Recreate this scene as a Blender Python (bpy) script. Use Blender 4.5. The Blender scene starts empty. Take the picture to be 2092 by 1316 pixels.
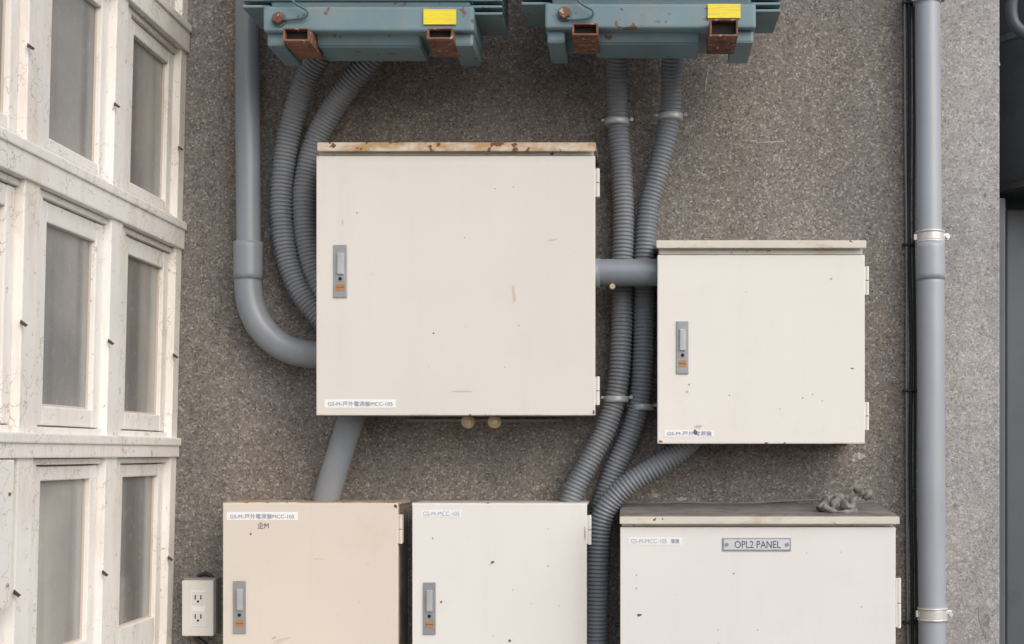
import bpy, bmesh, math, random
from mathutils import Vector, Matrix
random.seed(7)
scene=bpy.context.scene
D=2600.0; VX=1290.0; VY=927.0   # wall layout is in millimetres, eye height = VY

def W(px,py,d=0.0):
    k=(D-d)/D
    return Vector(((px-VX)*k*.001, -d*.001, (VY-py)*k*.001))
def K(d): return (D-d)/D*.001

# ------------------------------------------------------------------ materials
def newmat(name):
    m=bpy.data.materials.new(name); m.use_nodes=True
    nt=m.node_tree; b=nt.nodes["Principled BSDF"]
    return m,nt,b
def N(nt,t,**kw):
    n=nt.nodes.new(t)
    for k,v in kw.items():
        setattr(n,k,v)
    return n
def coords(nt,scale=(1,1,1)):
    tc=N(nt,'ShaderNodeTexCoord'); mp=N(nt,'ShaderNodeMapping')
    mp.inputs['Scale'].default_value=scale
    nt.links.new(tc.outputs['Object'],mp.inputs['Vector'])
    return mp.outputs['Vector']
def noise(nt,vec,scale,detail=4,rough=.55):
    n=N(nt,'ShaderNodeTexNoise'); n.inputs['Scale'].default_value=scale
    n.inputs['Detail'].default_value=detail; n.inputs['Roughness'].default_value=rough
    nt.links.new(vec,n.inputs['Vector']); return n.outputs['Fac']
def ramp(nt,fac,p0,p1,c0=(0,0,0,1),c1=(1,1,1,1)):
    r=N(nt,'ShaderNodeValToRGB'); e=r.color_ramp.elements
    e[0].position=p0; e[1].position=p1; e[0].color=c0; e[1].color=c1
    nt.links.new(fac,r.inputs['Fac']); return r.outputs['Color']
def mix(nt,fac,a,b,mode='MIX'):
    m=N(nt,'ShaderNodeMix',data_type='RGBA',blend_type=mode)
    for s,v in ((m.inputs[0],fac),(m.inputs[6],a),(m.inputs[7],b)):
        if hasattr(v,'links'): nt.links.new(v,s)
        elif isinstance(v,(int,float)): s.default_value=v
        else: s.default_value=(v[0],v[1],v[2],1)
    return m.outputs[2]
def mul(nt,a,b):
    m=N(nt,'ShaderNodeMath',operation='MULTIPLY')
    for s,v in ((m.inputs[0],a),(m.inputs[1],b)):
        if hasattr(v,'links'): nt.links.new(v,s)
        else: s.default_value=v
    return m.outputs[0]
def bump(nt,b,h,strength,dist):
    n=N(nt,'ShaderNodeBump'); n.inputs['Strength'].default_value=strength
    n.inputs['Distance'].default_value=dist
    nt.links.new(h,n.inputs['Height']); nt.links.new(n.outputs['Normal'],b.inputs['Normal'])

def paint(name,base,rough=.45,var=.06,dirt=(.35,.27,.18),dirt_amt=.25,dirt_thr=(.56,.75),stretch=(1,1,1),speck=None,bumpy=.15,scale=9,metal=0,drip=0):
    m,nt,b=newmat(name)
    v=coords(nt); vs=coords(nt,stretch)
    n1=noise(nt,v,scale*.45,5)
    lo=[c*(1-var) for c in base]; hi=[min(1,c*(1+var)) for c in base]
    col=ramp(nt,n1,.3,.7,(*lo,1),(*hi,1))
    n2=noise(nt,vs,scale,8,.65)
    d=mul(nt,ramp(nt,n2,*dirt_thr),dirt_amt)
    col=mix(nt,d,col,dirt)
    if drip:
        vd=coords(nt,(1,1,.07)); nd=noise(nt,vd,26,5,.6)
        col=mix(nt,mul(nt,ramp(nt,nd,.52,.76),drip),col,(dirt[0]*.85,dirt[1]*.85,dirt[2]*.85))
    if speck:
        n3=noise(nt,v,speck[0],3,.5)
        col=mix(nt,ramp(nt,n3,speck[1],speck[1]+.03),col,speck[2])
    nt.links.new(col,b.inputs['Base Color'])
    n4=noise(nt,v,120,3)
    b.inputs['Metallic'].default_value=metal
    nr=ramp(nt,n2,.2,.8,(rough*.8,)*3+(1,),(min(1,rough*1.25),)*3+(1,))
    nt.links.new(nr,b.inputs['Roughness'])
    if bumpy: bump(nt,b,n4,bumpy,.001)
    return m

def wall_mat(name,cA,cB,cC,light):
    m,nt,b=newmat(name); v=coords(nt)
    vo=N(nt,'ShaderNodeTexVoronoi'); vo.inputs['Scale'].default_value=285
    nt.links.new(v,vo.inputs['Vector'])
    sep=N(nt,'ShaderNodeSeparateColor'); nt.links.new(vo.outputs['Color'],sep.inputs[0])
    r=N(nt,'ShaderNodeValToRGB'); nt.links.new(sep.outputs[0],r.inputs['Fac'])
    e=r.color_ramp.elements; e[0].position=0; e[0].color=(*cA,1); e[1].position=1; e[1].color=(*light,1)
    x=e.new(.25); x.color=(*cB,1); x=e.new(.85); x.color=(*cC,1)
    col=r.outputs['Color']
    fine=noise(nt,v,500,3,.6)
    col=mix(nt,.65,col,ramp(nt,fine,.3,.7,(.68,.68,.68,1),(1.15,1.15,1.15,1)),'MULTIPLY')
    big=noise(nt,v,1.6,6,.6)
    col=mix(nt,1,col,ramp(nt,big,.32,.70,(.84,.875,.92,1),(1.10,1.04,.985,1)),'MULTIPLY')
    vs=coords(nt,(1,1,.22)); st=noise(nt,vs,6,7,.65)
    col=mix(nt,1,col,ramp(nt,st,.35,.68,(.80,.79,.78,1),(1.1,1.1,1.1,1)),'MULTIPLY')
    mid=noise(nt,v,38,5,.65)
    col=mix(nt,1,col,ramp(nt,mid,.34,.66,(.86,.86,.86,1),(1.11,1.11,1.11,1)),'MULTIPLY')
    sp=noise(nt,v,150,2,.4); cl=noise(nt,v,1.7,3)
    f=mul(nt,ramp(nt,sp,.65,.69),ramp(nt,cl,.40,.58))
    col=mix(nt,mul(nt,f,.7),col,(.55,.52,.48))
    dk=noise(nt,v,110,2,.4)
    col=mix(nt,mul(nt,ramp(nt,dk,.68,.71),.4),col,(.06,.055,.05))
    nt.links.new(col,b.inputs['Base Color']); b.inputs['Roughness'].default_value=.92
    hs=N(nt,'ShaderNodeMath',operation='ADD'); nt.links.new(sep.outputs[0],hs.inputs[0]); nt.links.new(fine,hs.inputs[1])
    bump(nt,b,hs.outputs[0],.35,.0018)
    return m

M={}
M['wall']=wall_mat('pebble_render',(.125,.116,.108),(.200,.186,.173),(.268,.249,.232),(.42,.40,.37))
M['pale']=wall_mat('pale_render',(.28,.282,.287),(.385,.386,.39),(.455,.455,.458),(.60,.595,.59))
M['cream']=paint('cream_paint',(.695,.675,.645),.42,.03,(.56,.48,.39),.3,(.55,.85),(1,1,.5),speck=(75,.75,(.42,.36,.29)),bumpy=.06,scale=7,drip=.09)
M['cream2']=paint('cream_paint_pale',(.75,.735,.70),.42,.03,(.60,.53,.44),.3,(.55,.85),speck=(75,.745,(.4,.34,.28)),bumpy=.06,scale=7,drip=.08)
M['cream3']=paint('cream_paint_white',(.745,.74,.725),.42,.025,(.60,.55,.48),.28,(.55,.85),speck=(80,.745,(.4,.35,.3)),bumpy=.06,scale=7,drip=.08)
M['beige']=paint('beige_paint',(.685,.625,.56),.42,.03,(.56,.45,.34),.35,(.55,.82),speck=(75,.745,(.4,.28,.2)),bumpy=.06,scale=7,drip=.09)
M['hood']=paint('rusty_cream_paint',(.62,.56,.47),.5,.08,(.42,.25,.10),.9,(.43,.57),(.5,1,1),speck=(60,.61,(.15,.06,.025)),bumpy=.2,scale=26)
M['hoodc']=paint('worn_cream_paint',(.63,.60,.545),.5,.06,(.44,.32,.19),.6,(.54,.68),(.5,1,1),speck=(70,.68,(.2,.09,.04)),bumpy=.2,scale=24)
M['body']=paint('dark_cream_paint',(.36,.325,.28),.6,.12,(.14,.09,.05),.7,(.5,.65),bumpy=.2,scale=20)  # cabinet bodies: darker cream than the doors, with brown blotches
M['dirt']=paint('dirty_top_paint',(.23,.21,.185),.85,.15,(.1,.085,.07),.6,(.45,.65),bumpy=.4,scale=18)
M['pvc']=paint('grey_pvc',(.225,.255,.295),.33,.07,(.35,.33,.31),.4,(.5,.75),(1,1,.2),bumpy=.04,scale=14)
M['pvcl']=paint('pale_grey_pvc',(.37,.40,.45),.3,.05,(.25,.245,.245),.35,(.52,.75),(1,1,.15),bumpy=.04,scale=14)
M['flex']=paint('flexible_conduit_plastic',(.185,.205,.235),.36,.1,(.29,.275,.26),.45,(.5,.75),bumpy=.05,scale=20)
M['teal']=paint('teal_machine_paint',(.150,.240,.280),.45,.12,(.24,.25,.24),.6,(.5,.7),(1,1,.6),speck=(45,.66,(.15,.085,.055)),bumpy=.15,scale=18)
M['teald']=paint('teal_dark_paint',(.08,.14,.165),.5,.1,(.1,.08,.06),.6,(.56,.7),bumpy=.15,scale=20)
M['rust']=paint('rusty_steel',(.21,.095,.06),.85,.3,(.09,.04,.03),.8,(.45,.65),speck=(110,.64,(.42,.36,.32)),bumpy=.5,scale=40)
M['rustd']=paint('dark_rust',(.09,.06,.045),.9,.3,(.1,.05,.03),.5,bumpy=.4,scale=40)
M['yellow']=paint('yellow_label',(.82,.68,.02),.45,.03,(.66,.52,.14),.7,(.52,.56),(.35,1,3.2),bumpy=0,scale=85)
M['steel']=paint('zinc_steel',(.33,.345,.37),.35,.08,(.2,.18,.16),.4,bumpy=.05,scale=30,metal=.35)
M['steell']=paint('bright_steel',(.70,.69,.67),.35,.06,(.35,.28,.2),.4,bumpy=.05,scale=30,metal=.3)
M['lever']=paint('lever_grey',(.44,.46,.49),.35,.05,(.25,.22,.2),.4,bumpy=.05,scale=30,metal=.2)
M['orange']=paint('brown_orange_label',(.42,.21,.08),.5,.1,(.2,.1,.04),.5,bumpy=0,scale=80)
M['black']=paint('black_rubber',(.022,.022,.025),.5,.1,(.08,.07,.06),.3,bumpy=0)
M['hole']=paint('dark_gap',(.012,.011,.01),.9,.1,(.02,.02,.02),.3,bumpy=0)
M['white']=paint('label_white',(.84,.85,.87),.45,.02,(.6,.58,.5),.2,bumpy=0)
M['plate']=paint('nameplate_grey',(.60,.64,.69),.4,.03,(.4,.4,.38),.3,bumpy=0)
M['ink']=paint('blue_ink',(.14,.19,.31),.6,.05,(.1,.1,.1),.1,bumpy=0)
M['inkf']=paint('faded_blue_ink',(.32,.38,.50),.6,.1,(.4,.4,.45),.3,bumpy=0)
M['inkk']=paint('dark_ink',(.07,.075,.085),.6,.05,(.1,.1,.1),.1,bumpy=0)
M['brass']=paint('tarnished_brass',(.50,.39,.26),.45,.1,(.3,.17,.08),.6,bumpy=.2,scale=60,metal=.2)
M['outlet']=paint('outlet_plastic',(.75,.73,.69),.35,.02,(.4,.34,.26),.3,bumpy=0)
M['outb']=paint('outlet_box_grey',(.26,.25,.24),.5,.05,(.15,.13,.11),.4,bumpy=.1)
M['chip']=paint('bare_chip',(.14,.11,.09),.8,.2,(.05,.05,.05),.5,bumpy=0)
M['stain']=paint('tan_stain',(.60,.53,.46),.6,.05,(.5,.4,.3),.4,bumpy=0)
M['patch']=paint('white_paint_patch',(.52,.51,.49),.9,.15,(.28,.26,.24),.9,(.44,.54),bumpy=.5,scale=90)
M['cement']=paint('cement_repair',(.24,.235,.225),.95,.2,(.36,.35,.34),.8,(.45,.55),bumpy=.6,scale=60)
M['rag']=paint('weathered_rag',(.23,.215,.20),.95,.3,(.07,.06,.055),.8,(.45,.6),bumpy=.8,scale=70)
M['dsteel']=paint('dark_blue_grey_steel',(.045,.052,.064),.5,.12,(.09,.085,.08),.5,bumpy=.1)
M['dsteel2']=paint('slate_steel',(.085,.098,.116),.5,.12,(.05,.05,.055),.5,bumpy=.1)
M['asph']=paint('asphalt',(.06,.06,.06),.9,.2,(.1,.1,.1),.5,bumpy=.5,scale=30)

def window_paint():
    m,nt,b=newmat('weathered_white_paint')
    v=coords(nt); vs=coords(nt,(1,1,.22))
    n1=noise(nt,v,5,5)
    col=ramp(nt,n1,.3,.7,(.80,.78,.75,1),(.88,.87,.85,1))
    n2=noise(nt,vs,16,8,.7)
    col=mix(nt,mul(nt,ramp(nt,n2,.50,.72),.55),col,(.60,.50,.40))
    vo=N(nt,'ShaderNodeTexVoronoi',feature='DISTANCE_TO_EDGE'); vo.inputs['Scale'].default_value=24
    wv=N(nt,'ShaderNodeMix',data_type='VECTOR'); wv.inputs[0].default_value=.12
    nn=N(nt,'ShaderNodeTexNoise'); nn.inputs['Scale'].default_value=14; nn.inputs['Detail'].default_value=6
    nt.links.new(v,nn.inputs['Vector'])
    nt.links.new(v,wv.inputs[4]); nt.links.new(nn.outputs['Color'],wv.inputs[5])
    nt.links.new(wv.outputs[1],vo.inputs['Vector'])
    crack=ramp(nt,vo.outputs['Distance'],.0,.025,(1,1,1,1),(0,0,0,1))
    n3=noise(nt,v,9,4)
    f=mul(nt,crack,mul(nt,ramp(nt,n3,.46,.60),.6))
    col=mix(nt,f,col,(.3,.22,.16))
    n5=noise(nt,v,70,3)
    col=mix(nt,mul(nt,ramp(nt,n5,.68,.72),.55),col,(.35,.25,.18))
    nt.links.new(col,b.inputs['Base Color']); b.inputs['Roughness'].default_value=.6
    bump(nt,b,n2,.3,.003)
    return m
M['win']=window_paint()
def glass_mat():
    m,nt,b=newmat('frosted_window_glass')
    vs=coords(nt,(1,1,.05)); v=coords(nt)
    n=noise(nt,vs,11,2,.5)
    col=ramp(nt,n,.36,.62,(.21,.208,.20,1),(.43,.425,.41,1))
    n2=noise(nt,v,3.0,3)
    col=mix(nt,1,col,ramp(nt,n2,.3,.7,(.66,.68,.71,1),(1.2,1.18,1.15,1)),'MULTIPLY')
    n3=noise(nt,v,60,5,.7)
    col=mix(nt,mul(nt,ramp(nt,n3,.55,.75),.3),col,(.60,.57,.52))
    nt.links.new(col,b.inputs['Base Color']); b.inputs['Roughness'].default_value=.15
    b.inputs['Specular IOR Level'].default_value=.6
    return m
M['glass']=glass_mat()

# ------------------------------------------------------------------ object helpers
def group(name,loc=(0,0,0)):
    e=bpy.data.objects.new(name,None); e.empty_display_size=.1; e.location=loc
    scene.collection.objects.link(e); return e
def attach(o,parent):
    if parent is not None:
        o.parent=parent; o.matrix_parent_inverse=Matrix.Translation(-Vector(parent.location))
def mesh_obj(name,bm,mat,parent,smooth=False):
    me=bpy.data.meshes.new(name); bmesh.ops.recalc_face_normals(bm,faces=bm.faces)
    bm.to_mesh(me); bm.free()
    if smooth:
        for p in me.polygons: p.use_smooth=True
    o=bpy.data.objects.new(name,me); scene.collection.objects.link(o)
    if mat: me.materials.append(mat)
    attach(o,parent); return o
def add_box(bm,x0,x1,y0,y1,z0,z1,bev=0,f=None,seg=2):
    t=bmesh.new(); bmesh.ops.create_cube(t,size=1)
    for v in t.verts:
        v.co=Vector(((x0+x1)/2+v.co.x*(x1-x0),(y0+y1)/2+v.co.y*(y1-y0),(z0+z1)/2+v.co.z*(z1-z0)))
    if bev: bmesh.ops.bevel(t,geom=t.edges[:],offset=bev,segments=seg,profile=.6,affect='EDGES')
    if f:
        for v in t.verts: v.co=f(v.co)
    me=bpy.data.meshes.new('t'); t.to_mesh(me); t.free(); bm.from_mesh(me); bpy.data.meshes.remove(me)
def box(name,x0,x1,y0,y1,z0,z1,mat,parent,bev=0,f=None,seg=2):
    bm=bmesh.new(); add_box(bm,min(x0,x1),max(x0,x1),min(y0,y1),max(y0,y1),min(z0,z1),max(z0,z1),bev,f,seg)
    return mesh_obj(name,bm,mat,parent)
def pbox(name,px0,px1,py0,py1,d,th,mat,parent,bev=0):
    """box whose front face is at distance d from the wall, th thick (mm)"""
    a=W(px0,py1,d); c=W(px1,py0,d)
    return box(name,a.x,c.x,-d*.001,-(d-th)*.001,a.z,c.z,mat,parent,bev)
def prism(name,prof,x0,x1,mat,parent,bev=0):
    bm=bmesh.new()
    A=[bm.verts.new((x0,y,z)) for y,z in prof]; B=[bm.verts.new((x1,y,z)) for y,z in prof]
    n=len(prof); bm.faces.new(A); bm.faces.new(B[::-1])
    for i in range(n): bm.faces.new((A[i],B[i],B[(i+1)%n],A[(i+1)%n]))
    if bev: bmesh.ops.bevel(bm,geom=bm.edges[:],offset=bev,segments=2,affect='EDGES')
    return mesh_obj(name,bm,mat,parent)
def catmull(pts,n=24):
    P=[pts[0]+(pts[0]-pts[1])]+pts+[pts[-1]+(pts[-1]-pts[-2])]
    out=[]
    for i in range(1,len(P)-2):
        p0,p1,p2,p3=P[i-1:i+3]
        for j in range(n):
            t=j/n
            out.append(.5*((2*p1)+(-p0+p2)*t+(2*p0-5*p1+4*p2-p3)*t*t+(-p0+3*p1-3*p2+p3)*t**3))
    out.append(P[-2].copy()); return out
def resample(pts,step):
    L=[0]
    for a,b in zip(pts,pts[1:]): L.append(L[-1]+(b-a).length)
    tot=L[-1]; n=max(2,int(tot/step)); out=[];j=0
    for i in range(n+1):
        s=tot*i/n
        while j<len(L)-2 and L[j+1]<s: j+=1
        t=(s-L[j])/max(1e-9,L[j+1]-L[j]); out.append((pts[j].lerp(pts[j+1],min(1,t)),s))
    return out
def sweep(name,pts,radf,mat,parent,step=.004,seg=24,smooth=True,spline=True):
    c=catmull(pts) if spline else pts
    rs=resample(c,step); bm=bmesh.new(); rings=[]
    T=[]
    for i in range(len(rs)):
        a=rs[max(0,i-1)][0]; b=rs[min(len(rs)-1,i+1)][0]; T.append((b-a).normalized())
    up=Vector((0,1,0)) if abs(T[0].y)<.9 else Vector((1,0,0))
    nrm=(up-T[0]*up.dot(T[0])).normalized()
    for (p,s),t in zip(rs,T):
        nrm=(nrm-t*nrm.dot(t)).normalized(); bn=t.cross(nrm)
        r=radf(s) if callable(radf) else radf
        rings.append([bm.verts.new(p+(nrm*math.cos(2*math.pi*k/seg)+bn*math.sin(2*math.pi*k/seg))*r) for k in range(seg)])
    for a,b in zip(rings,rings[1:]):
        for k in range(seg): bm.faces.new((a[k],a[(k+1)%seg],b[(k+1)%seg],b[k]))
    bm.faces.new(rings[0][::-1]); bm.faces.new(rings[-1])
    return mesh_obj(name,bm,mat,parent,smooth)
def cyl(name,c,axis,r,h,mat,parent,seg=24,bev=0,smooth=False):
    bm=bmesh.new(); bmesh.ops.create_cone(bm,cap_ends=True,segments=seg,radius1=r,radius2=r,depth=h)
    if bev: bmesh.ops.bevel(bm,geom=[e for e in bm.edges if abs(e.verts[0].co.z-e.verts[1].co.z)<1e-6],offset=bev,segments=2,affect='EDGES')
    q=Vector((0,0,1)).rotation_difference(Vector(axis).normalized())
    bmesh.ops.transform(bm,matrix=Matrix.Translation(c)@q.to_matrix().to_4x4(),verts=bm.verts)
    return mesh_obj(name,bm,mat,parent,smooth)
def blotch(name,px,py,w,h,d,mat,parent,ang=0,n=14,jit=.35):
    bm=bmesh.new(); c=W(px,py,d); ca,sa=math.cos(ang),math.sin(ang); vs=[]
    for i in range(n):
        a=2*math.pi*i/n; r=1-random.random()*jit
        x=math.cos(a)*w*.0005*r; z=math.sin(a)*h*.0005*r
        vs.append(bm.verts.new((c.x+x*ca-z*sa,c.y,c.z+x*sa+z*ca)))
    bm.faces.new(vs); return mesh_obj(name,bm,mat,parent)
def text(name,s,px0,px1,py0,py1,d,mat,parent):
    cu=bpy.data.curves.new(name,'FONT'); cu.body=s; cu.size=1; cu.extrude=.0; cu.resolution_u=3
    o=bpy.data.objects.new(name,cu); scene.collection.objects.link(o); cu.materials.append(mat)
    bpy.context.view_layer.update()
    bb=[Vector(b) for b in o.bound_box]
    x0=min(b.x for b in bb); x1=max(b.x for b in bb); z0=min(b.y for b in bb); z1=max(b.y for b in bb)
    a=W(px0,py1,d); c=W(px1,py0,d)
    if x1-x0<1e-6: x1=x0+1
    if z1-z0<1e-6: z1=z0+1
    sx=(c.x-a.x)/(x1-x0); sz=(c.z-a.z)/(z1-z0)
    o.rotation_euler=(math.pi/2,0,0); o.scale=(sx,sz,1)
    o.location=(a.x-x0*sx,a.y,a.z-z0*sz)
    attach(o,parent); return o

# ------------------------------------------------------------------ ground + walls
box('ground',-60,60,-60,60,-1.70,-1.60,M['asph'],None)
wl=group('rendered_wall',(.0,.1,.3))
box('wall_face',-1.6,.563,0,.25,-1.6,3.2,M['wall'],wl)
box('wall_right_strip',.563,.752,-.003,.25,-1.6,3.2,M['pale'],wl,.004)  # paler strip along the right end of the wall, slightly proud
for (x,y,w,h) in ((1757,932,34,16),(1745,940,14,10),(1766,942,10,6),(1340,1012,34,12),(1392,1020,30,10),(1415,1026,14,6),(1575,290,70,3),(1540,288,30,2),(1443,165,4,60),(1487,120,5,30),(1460,1002,10,5),(2040,130,8,14)):
    blotch('paint_patch',x,y,w,h,3.6 if x>1860 else 1.0 ,M['patch'],wl,random.uniform(-.15,.15),18,.6)
for (x,y,w,h) in ((2012,1255,30,80),(2018,1290,20,40)):
    blotch('repair_patch',x,y,w,h,4.0+.4*(y>1260),M['cement'],wl,0,18,.5)

# ------------------------------------------------------------------ window wall (left), perpendicular to the rendered wall
wn=group('wooden_window_wall',(-.95,-.6,.3))
def lean(v): return Vector((v.x+.0254*(v.z-.269),v.y,v.z))
def wb(name,a0,a1,t0,t1,z0,z1,mat,bev=.0018):
    X=-.922
    return box(name,X-a1*.001,X-a0*.001,-t1*.001,-t0*.001,z0*.001,z1*.001,mat,wn,bev,lean)
posts=[(0,32),(300,350),(622,672),(942,992),(1264,1314)]
beams=[(-445,-402),(-7,30),(416,469),(817,872),(1265,1320)]
glassz=[(-325,-44),(77,370),(505,778),(910,1215)]
wb('backing',34,90,-0,1700,-1600,3200,M['win'],0)
for t0,t1 in posts:
    wb('post',0,33,t0,t1,-1595,3195,M['win'])
for z0,z1 in beams:
    wb('transom',-6,32,1,1690,z0,z1,M['win'],.0025)
    wb('transom_lip',-10,20,2,1690,z1-14,z1+2,M['win'],.0025)
wb('apron',-3,33,1,1690,-1590,-446,M['win'])
bays=[(60,237),(379,566),(700,888),(1020,1208)]
for bi,(g0,g1) in enumerate(bays):
    p0=posts[bi][1]; p1=posts[bi+1][0]
    for ri,(q0,q1) in enumerate(glassz):
        b0=beams[ri][1]+4; b1=beams[ri+1][0]-3
        s0=g0-27; s1=g1+28
        if p1-s1>8: wb('frame_strip',7,32,s1+3,p1-.5,b0,b1,M['win'])
        wb('frame_bottom',8,32,p0+1,p1-2,b0-3,b0+9,M['win'])
        wb('frame_top',8,32,p0+1,p1-2,b1-8,b1+2,M['win'])
        zb=b0+11; zt=b1-10
        wb('sash_stile',14,31,s0,g0,zb,zt,M['win'],.003)
        wb('sash_stile',14,31,g1,s1,zb,zt,M['win'],.003)
        wb('sash_rail',14.6,31,g0-.5,g1+.5,zb+.5,q0,M['win'],.003)
        wb('sash_rail',14.6,31,g0-.5,g1+.5,q1,zt-.5,M['win'],.003)
        wb('putty',22,30,g0-.5,g0+3.5,q0,q1,M['stain'],.001)
        wb('putty',22,30,g0,g1,q0-.5,q0+3.5,M['stain'],.001)
        wb('glass_pane',25,29,g0-4,g1+4,q0-4,q1+4,M['glass'],0)
        zz=(q0+q1)/2-30
        bm=bmesh.new()
        vs=[(-.922+.001*a-0,-t*.001,z*.001) for a,t,z in ((1,p0+3,zz+9),(12,p0+5,zz+1),(9,p0+5,zz-2),(0,p0+3,zz+3))]
        A=[bm.verts.new(lean(Vector(q))) for q in vs]; B=[bm.verts.new(lean(Vector(q)+Vector((0,-.003,0)))) for q in vs]
        bm.faces.new(A); bm.faces.new(B[::-1])
        for i in range(4): bm.faces.new((A[i],B[i],B[(i+1)%4],A[(i+1)%4]))
        mesh_obj('stay_hook',bm,M['rustd'],wn)
wb('white_board',-8,-.5,700,940,-229,-9,M['win'],.0012)
for z in (-60,-195):
    wb('board_screw',-10,-7,711,716,z-2.5,z+2.5,M['rust'],.001)

# ------------------------------------------------------------------ cabinets
def handle(px0,px1,py0,py1,d,par):
    pbox('latch_plate',px0,px1,py0,py1,d+3,3,M['steel'],par,.0012)
    w=px1-px0; H=py1-py0
    pbox('latch_recess',px0+w*.18,px1-w*.18,py0+H*.12,py0+H*.70,d+3.6,2,M['steel'],par,.0004)
    pbox('latch_lever',px0+w*.27,px1-w*.27,py0+H*.15,py0+H*.56,d+8,6,M['lever'],par,.0016)
    c=W((px0+px1)/2,py0+H*.645,d+4)
    cyl('keyhole',c,(0,1,0),.0032,.002,M['hole'],par,14)
    pbox('latch_sticker',px0+w*.2,px1-w*.2,py0+H*.74,py0+H*.87,d+3.7,.5,M['orange'],par)
    pbox('latch_sticker_line',px0+w*.2,px1-w*.2,py0+H*.795,py0+H*.81,d+4.0,.5,M['chip'],par)
def hinge(px0,px1,py0,py1,d,par,mat):
    pbox('hinge_leaf',px0,px1,py0,py1,d-2,16,mat,par,.0012)
    c=W((px0+px1)/2+1,(py0+py1)/2,d-4)
    cyl('hinge_pin',c,(0,0,1),.0035,(py1-py0)*K(d)*1.02,mat,par,12)
    cyl('hinge_joint',c,(0,0,1),.0038,.0015,M['chip'],par,12)
def cabinet(x0,x1,y0,y1,d,mat,hood=None,hoodmat=None,rise=14,hs=None,hg=()):
    a=W(x0,y1,d); c=W(x1,y0,d)
    g=group('electrical_cabinet',((a.x+c.x)/2,-d*.0005,(a.z+c.z)/2))
    box('door',a.x,c.x,-d*.001,-(d-15)*.001,a.z,c.z,mat,g,.0022,seg=3)
    top=c.z-.004 if hood is None else W(0,hood[2]+4,d).z
    box('door_gasket',a.x+.006,c.x-.006,-(d-15)*.001,-(d-19)*.001,a.z+.006,c.z-.006,M['hole'],g)
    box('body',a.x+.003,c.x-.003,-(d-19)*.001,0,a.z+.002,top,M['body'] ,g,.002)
    # worn lower lip of the door, where paint has rubbed to primer
    box('door_bottom_lip',a.x+.001,c.x-.001,-(d+.25)*.001,-(d-3)*.001,a.z-.0004,a.z+.0022,M['hoodc'],g)
    if hood:
        e=10
        h0=W(hood[0],hood[3],d+e); h1=W(hood[1],hood[2],d+e)
        prism('rain_hood',[(-(d+e)*.001,h0.z),(-(d+e)*.001,h1.z),(-.0005,h1.z+rise*.001),(-.0005,h1.z+rise*.001-.012),(-(d+e-3)*.001,h1.z-.006),(-(d+e-3)*.001,h0.z)],h0.x,h1.x,hoodmat,g,.0009)
        box('head_strip',a.x+.004,c.x-.004,-(d-4)*.001,-(d-18)*.001,c.z+.0015,h0.z+.006,M['hoodc'],g,.001)
    if hs: handle(*hs,d,g)
    for h in hg: hinge(*h,d,g,mat)
    return g
c1=cabinet(646,1216,318,848,180,M['cream'],(648,1217,291,309),M['hood'],12,(681,709,500,608),((1215,1225,345,402),(1215,1225,770,827)))
c2=cabinet(1343,1767,521,906,160,M['cream2'],(1341,1770,491,507),M['hoodc'],12,(1382,1407,656,764),((1766,1775,545,602),(1766,1775,822,878)))
c3=cabinet(455,813,1028,1560,130,M['beige'],None,None,0,(476,502,1187,1295),((813,822,1052,1110),))
c4=cabinet(842,1199,1029,1560,130,M['cream3'],None,None,0,(864,890,1190,1297),((1199,1208,1053,1112),))
c5=cabinet(1267,1830,1077,1700,215,M['cream3'],(1266,1838,1056,1071),M['hoodc'],15,None,((1830,1841,1182,1282),))
for nm,g,x0,x1,y,d,mm in (('grimy_top',c3,455,813,1028,130,'hood'),('grimy_top',c4,842,1199,1029,130,'hoodc')):
    a=W(x0,y,d); b=W(x1,y,d)
    box(nm,a.x-.001,b.x+.001,-(d-2)*.001,-.0005,a.z-.0035,a.z+.0015,M[mm],g,.0008)
hz=W(0,1056,225).z
a=W(1266,0,225).x; b=W(1838,0,225).x
prism('grimy_top',[(-.221,hz+.0022),(-.001,hz+.0172),(-.001,hz+.0152),(-.221,hz-.0)],a+.002,b-.002,M['dirt'],c5)

# labels and writing
pbox('label',663,808,816,833,180.5,.5,M['white'],c1)
text('label_text','GS-M-戸外電源盤MCC-105',670,802,820,830,181,M['ink'],c1)
pbox('label',1357,1459,879,892,160.5,.5,M['white'],c2)
text('label_text','GS-M-戸外電源盤',1363,1454,881,890,161,M['ink'],c2)
pbox('label',463,608,1046,1063,130.5,.5,M['white'],c3)
text('label_text','GS-M-戸外電源盤MCC-105',470,601,1050,1060,131,M['ink'],c3)
text('label_text_small','企M',526,549,1067,1080,130.7,M['inkk'],c3)
pbox('label',860,942,1043,1056,130.5,.5,M['white'],c4)
text('label_text','GS-M-MCC-105',864,939,1045,1054,131,M['inkf'],c4)
pbox('label',1284,1394,1098,1113,215.5,.5,M['white'],c5)
text('label_text','GS-M-MCC-105',1289,1362,1101,1110,216,M['inkf'],c5)
text('label_text_kanji','電盤',1371,1388,1101,1110,216,M['ink'],c5)
pbox('nameplate',1476,1616,1099,1126,217,2,M['steel'],c5,.0008)
pbox('nameplate_face',1479,1613,1102,1123,217.5,1,M['plate'],c5)
text('nameplate_text','OPL2 PANEL',1501,1595,1105,1120,218,M['inkk'],c5)
for x in (1485,1608):
    cyl('nameplate_screw',W(x,1112.5,218),(0,1,0),.0035,.002,M['steel'],c5,14)
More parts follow.
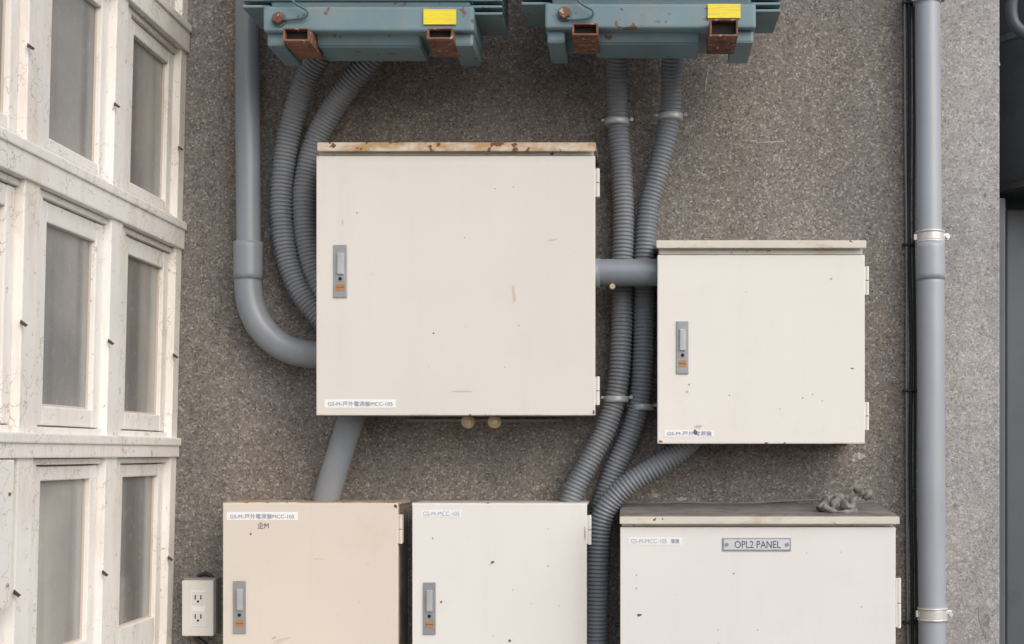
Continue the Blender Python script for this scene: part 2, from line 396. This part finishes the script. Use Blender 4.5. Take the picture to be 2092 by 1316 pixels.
for g,d,L in ((c1,180.4,((1050,603,9,48,'stain',.1),(943,800,56,5,'stain',0),(886,681,5,4,'chip',0),(1049,382,3,3,'chip',0),(760,560,3,3,'stain',0),(1060,665,3,3,'chip',0),(1213,842,6,9,'rust',0),(651,322,7,5,'hoodc',0),(1130,490,22,3,'stain',.2),(700,455,3,14,'stain',0))),
              (c2,160.4,((1698,570,9,3,'chip',.7),(1741,753,9,3,'chip',-.3),(1426,872,18,8,'patch',.1),(1420,883,9,12,'chip',.3),(1490,808,3,3,'chip',0),(1408,786,4,4,'chip',0),(1640,813,4,3,'chip',0),(1660,806,3,3,'chip',0),(1350,902,9,5,'rust',0),(1404,800,5,9,'stain',.2))),
              (c3,130.4,((512,1091,5,6,'chip',0),(752,1152,8,4,'stain',0),(650,1142,36,3,'stain',0),(575,1308,40,9,'stain',.3),(808,1034,10,8,'rust',0),(690,1255,4,4,'stain',0),(560,1303,14,4,'brass',.5))),
              (c4,130.4,((1006,1149,12,6,'chip',.4),(1001,1154,8,3,'stain',0),(901,1230,6,5,'chip',0),(1041,1309,7,7,'chip',0),(1195,1090,5,30,'brass',0),(884,1100,4,4,'chip',0),(1120,1080,4,3,'stain',0))),
              (c5,215.4,((1306,1257,10,7,'chip',0),(1499,1172,5,3,'chip',0),(1300,1175,3,3,'chip',0),(1300,1202,3,3,'chip',0),(1718,1128,5,3,'stain',0),(1648,1130,3,2,'chip',0),(1760,1240,3,3,'chip',0)))):
    for i,(x,y,w,h,m,an) in enumerate(L):
        blotch('paint_chip',x,y,w,h,d+.05*i,M[m],g,an,12,.5)
for x in (957,1011):
    cyl('gland_nut',W(x,862,120),(0,1,0),.0125,.03,M['brass'],c1,20,.002)
    cyl('gland_bolt',W(x,863,137),(0,1,0),.007,.01,M['brass'],c1,6)
    cyl('gland_stem',W(x,850,118),(0,0,1),.006,.024,M['brass'],c1,14)
box('mounting_rail',W(830,0,12).x,W(1150,0,12).x,-.008,-.001,W(0,862,12).z,W(0,856,12).z,M['outb'],c1,.001)

# ------------------------------------------------------------------ rigid pipes
p=group('pvc_pipe',W(505,300,55))
sweep('pipe_run',[W(506,-60,55),W(506,250,55),W(508,510,55)],.0242,M['pvc'],p,.01,32,spline=False)
sweep('coupler',[W(507,495,55),W(507,572,55)],.0290,M['pvc'],p,.01,32,spline=False)
sweep('elbow',[W(507,550,55),W(507,585,55),W(513,625,55),W(530,663,55),W(560,697,55),W(600,718,55),W(650,725,55),W(720,725,55)],.0275,M['pvc'],p,.006,32)
p=group('pvc_pipe',W(690,940,60))
sweep('pipe_run',[W(733,800,70),W(716,860,70),W(693,930,66),W(672,1000,60),W(656,1060,55)],.0262,M['pvc'],p,.006,32)
p=group('pvc_pipe',W(1280,557,105))
sweep('pipe_run',[W(1195,557,108),W(1370,557,108)],.0265,M['pvc'],p,.01,32,spline=False)
sweep('socket',[W(1195,559,108),W(1226,559,108)],.0295,M['pvc'],p,.01,32,spline=False)
cyl('clip_bolt',W(1251,586,125),(0,1,0),.006,.014,M['brass'],p,6,.001)

p=group('drain_pipe',W(1898,600,50))
sweep('pipe_upper',[W(1894,-80,50),W(1899,520,50)],.0247,M['pvcl'],p,.02,40,spline=False)
sweep('coupler',[W(1900,497,50),W(1901,572,50)],.0292,M['pvcl'],p,.01,40,spline=False)
sweep('pipe_lower',[W(1901,560,50),W(1905,1500,50)],.0270,M['pvcl'],p,.02,40,spline=False)
def strap(x,y,d,r,par,mat,h=20):
    c=W(x,y,d)
    z=h*.0005
    sweep('pipe_strap',[c+Vector((0,0,-z)),c+Vector((0,0,z))],r,mat,par,.004,36,spline=False)
    for s in (-1,1):
        sweep('strap_edge',[c+Vector((0,0,s*z-.0018)),c+Vector((0,0,s*z+.0018))],r+.0016,mat,par,.002,36,spline=False)
    box('strap_lug',c.x+r-.002,c.x+r+.009,c.y-.006,c.y+.004,c.z-z*.7,c.z+z*.7,mat,par,.0015)
    cyl('strap_bolt',Vector((c.x+r+.006,c.y-.008,c.z)),(0,1,0),.0045,.006,mat,par,6)
    box('strap_lug',c.x-r-.005,c.x-r+.002,c.y-.004,c.y+.004,c.z-z*.6,c.z+z*.6,mat,par,.001)
    box('strap_standoff',c.x-.006,c.x+.006,c.y+r-.002,-.001,c.z-.008,c.z+.008,mat,par,.001)
strap(1900,485,50,.0275,p,M['steell'],20); strap(1905,1254,50,.0285,p,M['steell'],22); strap(1894,-1,50,.0258,p,M['steel'],14)

# ------------------------------------------------------------------ corrugated conduits
def conduit(pts,R=.0225,pitch=.0078):
    P=[W(*q) for q in pts]; mid=P[len(P)//2]
    g=group('flexible_conduit',mid)
    f=lambda s:R*(1-.125*(.5-.5*math.cos(2*math.pi*s/pitch))**1.6)
    sweep('corrugated_tube',P,f,M['flex'],g,pitch/6,22)
    return g
conduit([(700,10,118),(664,95,100),(625,165,75),(592,270,52),(578,370,45),(577,450,45),(590,535,45),(617,600,45),(660,655,45),(710,700,45)],.0238)
conduit([(822,10,118),(775,95,100),(708,180,75),(655,265,52),(629,345,45),(621,420,45),(628,500,45),(652,580,45),(700,650,45)],.0236)
f3=conduit([(1262,0,118),(1262,90,100),(1261,160,72),(1262,245,50),(1270,350,45),(1274,450,45),(1271,560,45),(1270,680,45),(1262,790,45),(1240,870,48),(1205,940,55),(1172,1005,60),(1150,1075,62)],.0222)
f4=conduit([(1376,0,118),(1374,90,100),(1372,160,72),(1368,240,50),(1347,340,42),(1325,430,40),(1317,520,40),(1315,620,40),(1314,720,40),(1306,820,36),(1286,890,32),(1255,960,30),(1232,1030,28),(1222,1100,26),(1221,1200,26)],.0220)
f5=conduit([(1450,850,80),(1400,912,80),(1345,950,80),(1290,985,80),(1250,1022,78),(1229,1065,76),(1222,1120,76),(1220,1200,76),(1218,1300,76),(1218,1420,76)],.0228)
def clampc(x,y,d,r,par):
    c=W(x,y,d)
    sweep('clamp_ring',[c+Vector((0,0,-.006)),c+Vector((0,0,.006))],r,M['lever'],par,.003,28,spline=False)
    box('clamp_tab',c.x-r-.006,c.x+r+.008,c.y-.003,c.y+.003,c.z+.001,c.z+.006,M['lever'],par,.001)
    cyl('clamp_bolt',Vector((c.x+r+.005,c.y-.005,c.z+.004)),(0,1,0),.004,.006,M['steel'],par,6)
    box('clamp_foot',c.x-.006,c.x+.006,c.y+r*.8,-.001,c.z-.005,c.z+.005,M['steel'],par,.001)
clampc(1260,250,52,.0250,f3); clampc(1370,240,50,.0250,f4); clampc(1259,816,47,.0250,f3); clampc(1311,832,36,.0238,f4)

# ------------------------------------------------------------------ teal electrical units
def unit(x0,x1,yb,dx_feet,label,bolt,finl,finr):
    d=300
    a=W(x0,yb,d); b=W(x1,0,d)
    g=group('transformer_unit',((a.x+b.x)/2,-.22,a.z+.3))
    zt=1.55
    zb=a.z
    box('skirt',a.x,b.x,-.300,-.150,zb,zb+.046,M['teal'],g,.006,seg=3)
    prism('pan',[(-.285,zb+.01),(-.17,zb+.01),(-.18,zb-.018),(-.268,zb-.018)],a.x+.09,b.x-.10,M['teal'],g,.003)
    box('skirt_side',b.x-.042,b.x-.003,-.285,-.16,zb-.022,zb+.01,M['teal'],g,.005)
    box('skirt_side',a.x+.003,a.x+.036,-.285,-.16,zb-.022,zb+.01,M['teal'],g,.005)
    box('tank',a.x+.012,b.x-.008,-.292,-.15,zb+.047,zt,M['teal'],g,.006)
    box('tank_panel',a.x+.085,b.x-.12,-.300,-.2925,zb+.060,zt-.1,M['teal'],g,.003)
    box('tank_flange',a.x+.004,b.x-.004,-.297,-.2,zb+.056,zb+.064,M['teald'],g,.002)
    box('wall_mount',a.x+.1,b.x-.1,-.15,0,zb+.16,zb+.26,M['rust'],g,.003)
    for i in range(8):
        cyl('flange_bolt',Vector((a.x+.03+i*(b.x-a.x-.06)/7,-.3,zb+.074)),(0,1,0),.004,.006,M['teald'],g,6)
    for i in range(14):
        z=zb+finr[1]*.001+i*.0125
        box('fin',b.x-.01,b.x+finr[0]*.001,-.285,-.165,z,z+.005,M['teal'],g,.002)
        z=zb+finl[1]*.001+i*.0125
        box('fin',a.x-finl[0]*.001,a.x+.01,-.285,-.165,z,z+.005,M['teal'],g,.002)
    for (fx0,fx1,fy0,fy1) in dx_feet:
        p=W(fx0,fy1,325); q=W(fx1,fy0,325)
        t=.0035
        bm=bmesh.new()
        add_box(bm,p.x,q.x,-.325,-.222,p.z,p.z+t,.0006)
        add_box(bm,p.x,p.x+t,-.3249,-.222,p.z+t,q.z,.0006)
        add_box(bm,q.x-t,q.x,-.3249,-.222,p.z+t,q.z,.0006)
        add_box(bm,p.x,q.x,-.3246,-.222,q.z,q.z+t*.7,.0006)
        mesh_obj('channel_foot',bm,M['rust'],g)
        box('channel_inside',p.x+t,q.x-t,-.312,-.300,p.z+t,q.z,M['hole'],g)
    l=label
    pbox('yellow_label',l[0],l[1],l[2],l[3],303.5,.8,M['yellow'],g)
    c=W(bolt[0],bolt[1],306); cyl('bolt_head',c,(0,1,0),.0105,.012,M['rust'],g,6,.001)
    cyl('bolt_washer',c+Vector((0,.005,0)),(0,1,0),.0135,.004,M['teald'],g,20)
    sweep('earth_wire',[W(bolt[0]+5,-30,312),W(bolt[0]+32,5,314),W(bolt[0]+58,22,312),W(bolt[0]+52,36,308),W(bolt[0]+20,40,306),W(bolt[0]+4,38,308)],.0022,M['teald'],g,.004,10)
    return g
unit(537,968,64,((578,632,60,84),(872,925,60,80)),(865,932,19,50),(569,38),(42,48),(50,35))
unit(1113,1545,58,((1169,1222,50,72),(1450,1508,42,74)),(1446,1513,8,37),(1153,27),(44,48),(46,35))

# ------------------------------------------------------------------ power outlet
o=group('power_outlet',W(406,1241,20))
pbox('back_box',374,441,1181,1296,34,34,M['outb'],o,.004)
pbox('cover_plate',371,436,1186,1300,40,7,M['outlet'],o,.003)
pbox('socket_insert',390,420,1206,1280,41.2,2,M['white'],o,.001)
for y in (1223,1262):
    pbox('socket_face',392,418,y-14,y+14,42,2,M['outlet'],o,.0015)
    pbox('slot',397.5,400,y-7,y+2,42.3,1,M['hole'],o)
    pbox('slot',409,411.5,y-7,y+2,42.3,1,M['hole'],o)
    cyl('ground_hole',W(404.5,y+6,42),(0,1,0),.0024,.001,M['hole'],o,12)
sweep('supply_cord',[W(398,1285,20),W(404,1306,18),W(420,1318,14),W(440,1350,10)],.006,M['black'],o,.004,12)
sweep('grommet',[W(405,1178,14),W(420,1172,14),W(436,1180,14)],.004,M['black'],o,.004,12)

# ------------------------------------------------------------------ cables beside drain pipe
cb=group('black_cable',W(1858,600,8))
def cable(pts,r,mat=M['black']): 
    return sweep('cable',[W(*q) for q in pts],r,mat,cb,.01,10)
cable([(1857,-60,9),(1858,200,8),(1857,480,9),(1862,700,9),(1860,950,8),(1864,1200,9),(1864,1450,9)],.0038)
cable([(1866,-60,10),(1868,240,9),(1867,480,9),(1870,760,9),(1869,1000,9),(1873,1250,9),(1872,1450,9)],.0030)
cable([(1848,-60,9),(1849,200,9),(1852,500,9),(1852,800,9),(1853,1100,9),(1857,1450,9)],.0022,M['outb'])
for y in (3,498,797,1272):
    pbox('cable_tie',1846,1880,y-2,y+3,15,14,M['black'],cb,.001)

tw=group('thin_wire',W(1560,1026,6))
sweep('wire',[W(1290,1030,6),W(1400,1026,5),W(1500,1029,6),W(1600,1024,5),W(1690,1020,30)],.0016,M['outb'],tw,.006,8)

# ------------------------------------------------------------------ crumpled rag on the hood
rg=group('crumpled_rag',W(1725,1030,140))
def ribbon(pts,r,seed):
    rnd=random.Random(seed); ph=rnd.random()*6
    sweep('fold',[W(*q) for q in pts],lambda s:r*(.75+.35*math.sin(s*95+ph)+.18*math.sin(s*260+ph*2)),M['rag'],rg,.003,9)
ribbon([(1676,1042,170),(1690,1020,160),(1708,1012,150),(1722,1030,150),(1745,1040,150)],.0085,1)
ribbon([(1700,1040,165),(1712,1020,150),(1728,1008,140),(1742,996,135),(1756,1000,130)],.0095,2)
ribbon([(1738,1042,150),(1745,1020,140),(1760,1004,130),(1774,1008,125),(1766,1020,125)],.0080,3)
ribbon([(1682,1034,175),(1700,1043,178),(1725,1046,178),(1748,1044,170)],.0065,4)
ribbon([(1720,1012,130),(1735,1000,130),(1750,994,130),(1762,1012,128)],.0070,5)

# ------------------------------------------------------------------ dark equipment beyond the wall edge
du=group('ventilation_duct',(.9,.25,.8))
cx=.80+.13
cyl('duct_body',Vector((cx,.22,1.30)),(0,0,1),.135,1.45,M['dsteel2'],du,48,.01,True)
cyl('duct_band',Vector((cx,.22,.90)),(0,0,1),.139,.018,M['dsteel2'],du,48,.002)
cyl('duct_base',Vector((cx,.22,.575)),(0,0,1),.141,.02,M['black'],du,48,.004)
sweep('duct_hose',[Vector((.84,.02,1.1)),Vector((.80,.05,.98)),Vector((.80,.06,.90)),Vector((.86,.05,.86)),Vector((.95,.05,.87))],.012,M['dsteel2'],du,.005,14)
sc=group('steel_door',(.95,.3,-.5))
box('door_frame',.770,.812,.16,.26,-1.6,.555,M['dsteel2'],sc,.004)
box('door_leaf',.8125,1.9,.26,.30,-1.6,.55,M['dsteel2'],sc,.004)
for i in range(8):
    x=.835+i*.12
    box('door_rib',x,x+.05,.235,.262,-1.6,.545,M['dsteel2'],sc,.004)
box('neighbouring_building',.755,6,.9,1.4,-1.6,5,M['dsteel'],None)

# ------------------------------------------------------------------ light, world, camera
w=bpy.data.worlds.new("World"); scene.world=w; w.use_nodes=True
nt=w.node_tree; bg=nt.nodes['Background']; sky=nt.nodes.new('ShaderNodeTexSky'); sky.sky_type='NISHITA'
sky.sun_disc=False; L=Vector((.62,-.80,.70)).normalized()
sky.sun_elevation=math.asin(L.z); sky.sun_rotation=math.atan2(L.x,L.y)
sky.dust_density=3; sky.air_density=1.0; sky.ozone_density=1.3
nt.links.new(sky.outputs[0],bg.inputs['Color']); bg.inputs['Strength'].default_value=.15
sd=bpy.data.lights.new('sun','SUN'); sd.energy=1.5; sd.angle=math.radians(65); sd.color=(1,.985,.96)
so=bpy.data.objects.new('sun',sd); scene.collection.objects.link(so)
so.rotation_euler=(-L).to_track_quat('-Z','Y').to_euler(); so.location=(1,-3,4)
cam=bpy.data.cameras.new('camera'); co=bpy.data.objects.new('camera',cam); scene.collection.objects.link(co)
co.location=(0,-2.6,0); co.rotation_euler=(math.pi/2,0,0)
cam.sensor_width=36; cam.lens=36*D/2092; cam.shift_x=(1046-VX)/2092; cam.shift_y=(VY-658)/2092
cam.clip_start=.05; cam.clip_end=500
scene.camera=co
scene.view_settings.view_transform='Standard'; scene.view_settings.look='None'; scene.view_settings.exposure=0
